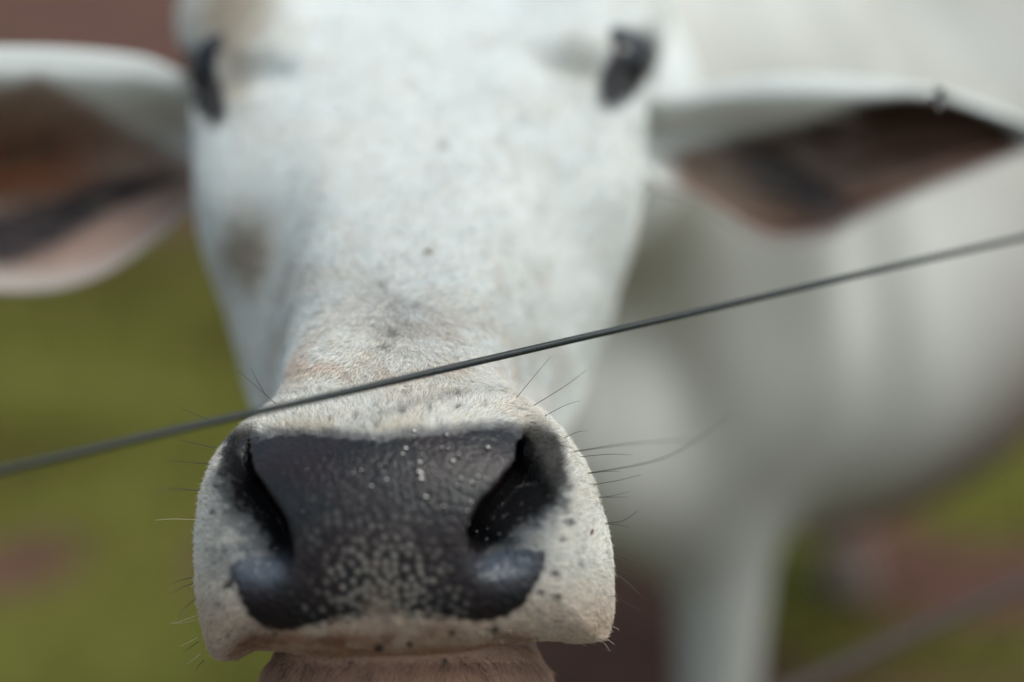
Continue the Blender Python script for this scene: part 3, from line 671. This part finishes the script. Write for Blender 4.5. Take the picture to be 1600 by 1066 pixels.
# --- eyes
def ball(c, r, nu=24, nv_=16, axes=None):
    V = []; F = []
    for i in range(nv_ + 1):
        th = math.pi * i / nv_
        for j in range(nu):
            ph = 2 * math.pi * j / nu; V.append(np.array([math.sin(th) * math.cos(ph), math.sin(th) * math.sin(ph), math.cos(th)]) * r)
    V = np.array(V)
    if axes is not None: V = V @ np.asarray(axes)
    for i in range(nv_):
        for j in range(nu): F.append((i * nu + j, i * nu + (j + 1) % nu, (i + 1) * nu + (j + 1) % nu, (i + 1) * nu + j))
    return V + np.asarray(c), F
for sg in (-1, 1):
    V, F = ball(hp(.322, -.021, sg * .1250), (.022, .027, .022), axes=HR)
    eye = mesh_obj('eye', c2w(V), F, m_eye, cow)
    LV = []; LF = []
    for k in range(26):
        a = -1.0 + 2.0 * k / 25
        r0 = hp(.322 + .020 * math.sin(a * 1.1), -.016 + .006 * math.cos(a), sg * .136)
        dr = unit(-NN * .25 + CC * sg * 1.0 - AX * .5 + AX * (.35 * a) + rng.normal(size=3) * .12)
        L_ = rng.uniform(.014, .022)
        path = [r0 - dr * .004, r0 + dr * L_ * .5, r0 + dr * L_ - NN * .005]
        v_, f_ = tube(c2w(np.array(path)), [.0003, .00025, .0001], 4); o_ = len(LV); LV += v_; LF += [tuple(x + o_ for x in f) for f in f_]
    la_ = mesh_obj('eyelashes', LV, LF, m_lash, eye); la_['kind'] = 'stuff'

# --- whiskers, one by one: (root u, v, mid u, v, tip u, v, depth of root, depth of tip, pale)
WK = [(840, 628, 882, 604, 917, 578, 0), (812, 616, 838, 584, 862, 556, 0), (858, 645, 882, 634, 907, 626, 0), (888, 681, 903, 675, 918, 673, 0), (900, 703, 990, 693, 1092, 687, 2), (903, 712, 950, 710, 988, 711, 0),
      (915, 739, 1040, 715, 1142, 648, 2), (914, 740, 945, 737, 968, 737, 0), (918, 758, 960, 752, 1002, 742, 0), (926, 778, 955, 775, 985, 768, 0), (926, 776, 955, 777, 983, 777, 0), (930, 801, 940, 800, 949, 798, 0),
      (934, 818, 970, 815, 997, 798, 0), (938, 818, 962, 820, 982, 824, 0), (936, 838, 960, 842, 982, 848, 0), (934, 862, 964, 868, 993, 881, 0), (936, 884, 965, 889, 995, 897, 0), (955, 888, 980, 910, 1005, 935, 0),
      (948, 925, 975, 940, 1002, 955, 0), (940, 930, 950, 932, 962, 931, 0), (410, 613, 402, 595, 391, 573, 0), (426, 626, 398, 602, 369, 577, 0), (326, 655, 300, 645, 276, 636, 0), (330, 697, 300, 692, 274, 686, 0),
      (322, 723, 292, 722, 262, 720, 0), (305, 765, 270, 764, 236, 769, 2), (300, 812, 272, 811, 242, 813, 1), (300, 902, 285, 906, 268, 912, 0), (300, 912, 284, 918, 270, 928, 0), (302, 935, 285, 955, 272, 985, 2),
      (302, 964, 285, 970, 266, 975, 1), (302, 972, 284, 974, 270, 973, 1), (302, 1000, 290, 1006, 281, 1010, 1), (304, 1006, 294, 1014, 286, 1020, 0), (306, 1026, 298, 1034, 291, 1038, 1), (312, 1036, 309, 1042, 306, 1048, 0),
      (955, 978, 964, 982, 967, 985, 1), (945, 992, 952, 1001, 960, 1007, 1), (935, 996, 945, 1006, 953, 1018, 1), (920, 1010, 950, 1016, 962, 1012, 2), (480, 655, 470, 640, 455, 632, 0), (700, 690, 716, 683, 735, 681, 0)]
for (a, b2, c_, d_, e_, f_, kd) in WK[:40]:
    z0 = .653; z1 = {0: rng.uniform(.636, .668), 1: rng.uniform(.64, .66), 2: rng.uniform(.57, .59)}[kd]
    out = np.array([a - 628., b2 - 830.]); out /= np.linalg.norm(out)
    pth = catmull(np.array([px(a - out[0] * 8, b2 - out[1] * 8, z0), px(c_, d_, (z0 + z1) / 2), px(e_, f_, z1)]), 5, False)
    v_, f2_ = tube(c2w(pth), np.linspace(.00022 if kd != 1 else .00013, .00006, len(pth)) * (1.25 if kd == 2 else 1), 4)
    mesh_obj('whisker', v_, f2_, m_whiskp if kd == 1 else m_whisk, cow)

# ------------------------------------------------------------------ fence wires
A_, B_ = px(0, 735.5, .55), px(1600, 370.5, .80)
m_rust, t, b = mat('rusty_wire'); b.inputs['Base Color'].default_value = (.045, .032, .028, 1); b.inputs['Roughness'].default_value = .8
def wire(A, B, r, label, ext=9, m_wire=m_wire):
    A, B = np.asarray(A), np.asarray(B); D = B - A; tt = np.concatenate([np.linspace(-3, -.3, 8), np.linspace(-.2, 1.2, 90), np.linspace(1.3, ext, 16)])
    path = A + tt[:, None] * D; W_ = c2w(path); W_[:, 2] += .00012 * np.sin(tt * 17)
    v_, f_ = tube(W_, r, 14); o = mesh_obj('fence_wire', v_, f_, m_wire); tag(o, label, 'wire', 'strands of the wire fence'); return o
wire(A_, B_, .00172, 'taut dark steel wire crossing in front of the cow just above its nose')
wire(px(1240, 1074, 1.05), px(1600, 912, 1.2), .0062, 'blurred lower strand slanting up through the bottom right corner', 5, m_rust)

# ------------------------------------------------------------------ fly, seed, straw
def part(name, V, F, m, p): return mesh_obj(name, V, F, m, p)
m_fly, t, b = mat('fly_body'); b.inputs['Base Color'].default_value = (.012, .011, .014, 1); b.inputs['Roughness'].default_value = .35
m_wing, t, b = mat('fly_wing'); b.inputs['Base Color'].default_value = (.25, .24, .24, 1); b.inputs['Roughness'].default_value = .3; b.inputs['Alpha'].default_value = .55
fc = px(1468, 148, .80)
fl = bpy.data.objects.new('fly', None); COL.objects.link(fl); fl.location = tuple(c2w(fc)); fl.empty_display_size = .01; fl.scale = (1.5, 1.5, 1.5)
tag(fl, 'small dark fly hovering by the upper edge of the ear at right', 'fly')
bpy.context.view_layer.update()
def fpart(name, V, F, m):
    V = c2w(np.asarray(V) + fc) - c2w(fc); o = mesh_obj(name, V, F, m, fl); return o
dirb = unit([.45, .62, .4]); sideb = unit(np.cross(dirb, [0, 0, 1])); upb = np.cross(sideb, dirb)
AXF = np.stack([sideb, upb, dirb])
fpart('abdomen', *ball(-dirb * .0024, (.0013, .0012, .0024), 12, 8, AXF), m_fly)
fpart('thorax', *ball(dirb * .0006, (.0013, .0013, .0015), 12, 8, AXF), m_fly)
fpart('head', *ball(dirb * .0026, (.0012, .0009, .0008), 12, 8, AXF), m_fly)
for sg in (-1, 1):
    wv = []; 
    for k in range(12):
        a = 2 * math.pi * k / 12; p = dirb * (-.0030 * (1 - math.cos(a)) * .9) + sideb * sg * (.0006 + .0016 * (1 - math.cos(a)) * .8 + .0011 * math.sin(a)); wv.append(p + upb * .0013)
    wv2 = [p + upb * .00006 for p in wv]
    Fw = [tuple(range(12)), tuple(range(12, 24))[::-1]] + [(k, (k + 1) % 12, 12 + (k + 1) % 12, 12 + k) for k in range(12)]
    fpart('wing', wv + wv2, Fw, m_wing)
    for k in (-1, 0, 1):
        r_ = dirb * (.0006 + k * .0008); v_, f_ = tube(np.array([r_ + sideb * sg * .001, r_ + sideb * sg * .0028 - upb * .0002 + dirb * k * .0012, r_ + sideb * sg * .0036 - upb * .0024 + dirb * k * .002]), [.00018, .00015, .0001], 5)
        fpart('leg', v_, f_, m_fly)
m_seed, t, b = mat('brown_seed'); b.inputs['Base Color'].default_value = (.16, .055, .012, 1); b.inputs['Roughness'].default_value = .5
m_straw, t, b = mat('dry_straw'); b.inputs['Base Color'].default_value = (.26, .16, .06, 1)
def on_surface(u, v, z0=.56, z1=.95):
    zz = np.linspace(z0, z1, 1600); P_ = np.array([px(u, v, z) for z in zz]); d = cow_sdf(P_); i = np.argmax(d < .0006); return P_[i]
sc_ = on_surface(925, 831); V, F = ball(sc_ + np.array([0, 0, -.0012]), (.0007, .0006, .0015), 12, 8, np.stack([unit([1, -.3, 0]), [0, 0, 1.], unit([.3, 1, 0])]))
V += (rng.normal(size=V.shape) * .00005); so = mesh_obj('seed', c2w(V), F, m_seed); tag(so, 'tiny reddish brown seed stuck in the fur at the right of the muzzle', 'seed')
s1_ = on_surface(664, 391); s2_ = on_surface(678, 397); v_, f_ = tube(c2w(np.array([s1_ + [0, 0, -.003], (s1_ + s2_) / 2 + [0, .0004, -.0036], s2_ + [0, 0, -.003]])), [.0005, .0006, .0003], 6)
so = mesh_obj('straw_bit', v_, f_, m_straw); tag(so, 'short bit of dry straw caught on the bridge of the nose', 'straw')

# --- wet flecks standing on the upper nose pad: shallow lenses of moisture, tilted at the sun to glint
m_wetf, t, b = mat('moisture'); b.inputs['Base Color'].default_value = (.012, .011, .014, 1); b.inputs['Roughness'].default_value = .08; b.inputs['Specular IOR Level'].default_value = .75
VV_, FF_ = [], []
half_w = sd.normalized()
for k in range(20, 76):
    if k < 46: uu, vv2 = rng.normal(668, 38), rng.normal(716, 17)
    elif k < 51: uu, vv2 = rng.uniform(760, 810), rng.uniform(812, 845)
    else: uu, vv2 = rng.uniform(470, 760), rng.uniform(705, 840)
    if not (655 < vv2): continue
    p = on_surface(uu, vv2, .58, .70); 
    vw = -p / np.linalg.norm(p); sc3 = w2c(np.array([sd.x, sd.y, sd.z + CAM_H])); hv = unit(vw + unit(sc3)) ; e_ = .0006
    g_ = unit(np.array([cow_sdf(np.array([p + np.eye(3)[i] * e_]))[0] - cow_sdf(np.array([p - np.eye(3)[i] * e_]))[0] for i in range(3)]))
    nrm = unit(g_ + (hv - g_) * (rng.uniform(.9, 1.0) if k < 46 else rng.uniform(.3, .9)) + rng.normal(size=3) * .03)
    r_ = .00035 + .0011 * rng.random() ** 2.2 if k < 46 else rng.uniform(.0004, .0008); Rr = rng.uniform(.006, .014); a1 = unit(np.cross(nrm, [0.3, 1, .2])); a2 = np.cross(nrm, a1); o_ = len(VV_)
    rings = 4; VV_.append(p + g_ * .0008)
    for i in range(1, rings + 1):
        q = r_ * i / rings; dz = -q * q / (2 * Rr)
        for j in range(10):
            t_ = 2 * math.pi * j / 10; VV_.append(p + g_ * .0008 + nrm * dz + q * (math.cos(t_) * a1 + .8 * math.sin(t_) * a2))
    for j in range(10):
        VV_.append(p - g_ * .001 + r_ * 1.15 * (math.cos(2 * math.pi * j / 10) * a1 + .8 * math.sin(2 * math.pi * j / 10) * a2))
    for j in range(10): FF_.append((o_, o_ + 1 + j, o_ + 1 + (j + 1) % 10))
    for i in range(rings):
        for j in range(10):
            a0 = o_ + 1 + i * 10; FF_.append((a0 + j, a0 + 10 + j, a0 + 10 + (j + 1) % 10, a0 + (j + 1) % 10))
wf_ = mesh_obj('moisture', c2w(np.array(VV_)), FF_, m_wetf, cow); wf_['kind'] = 'stuff'
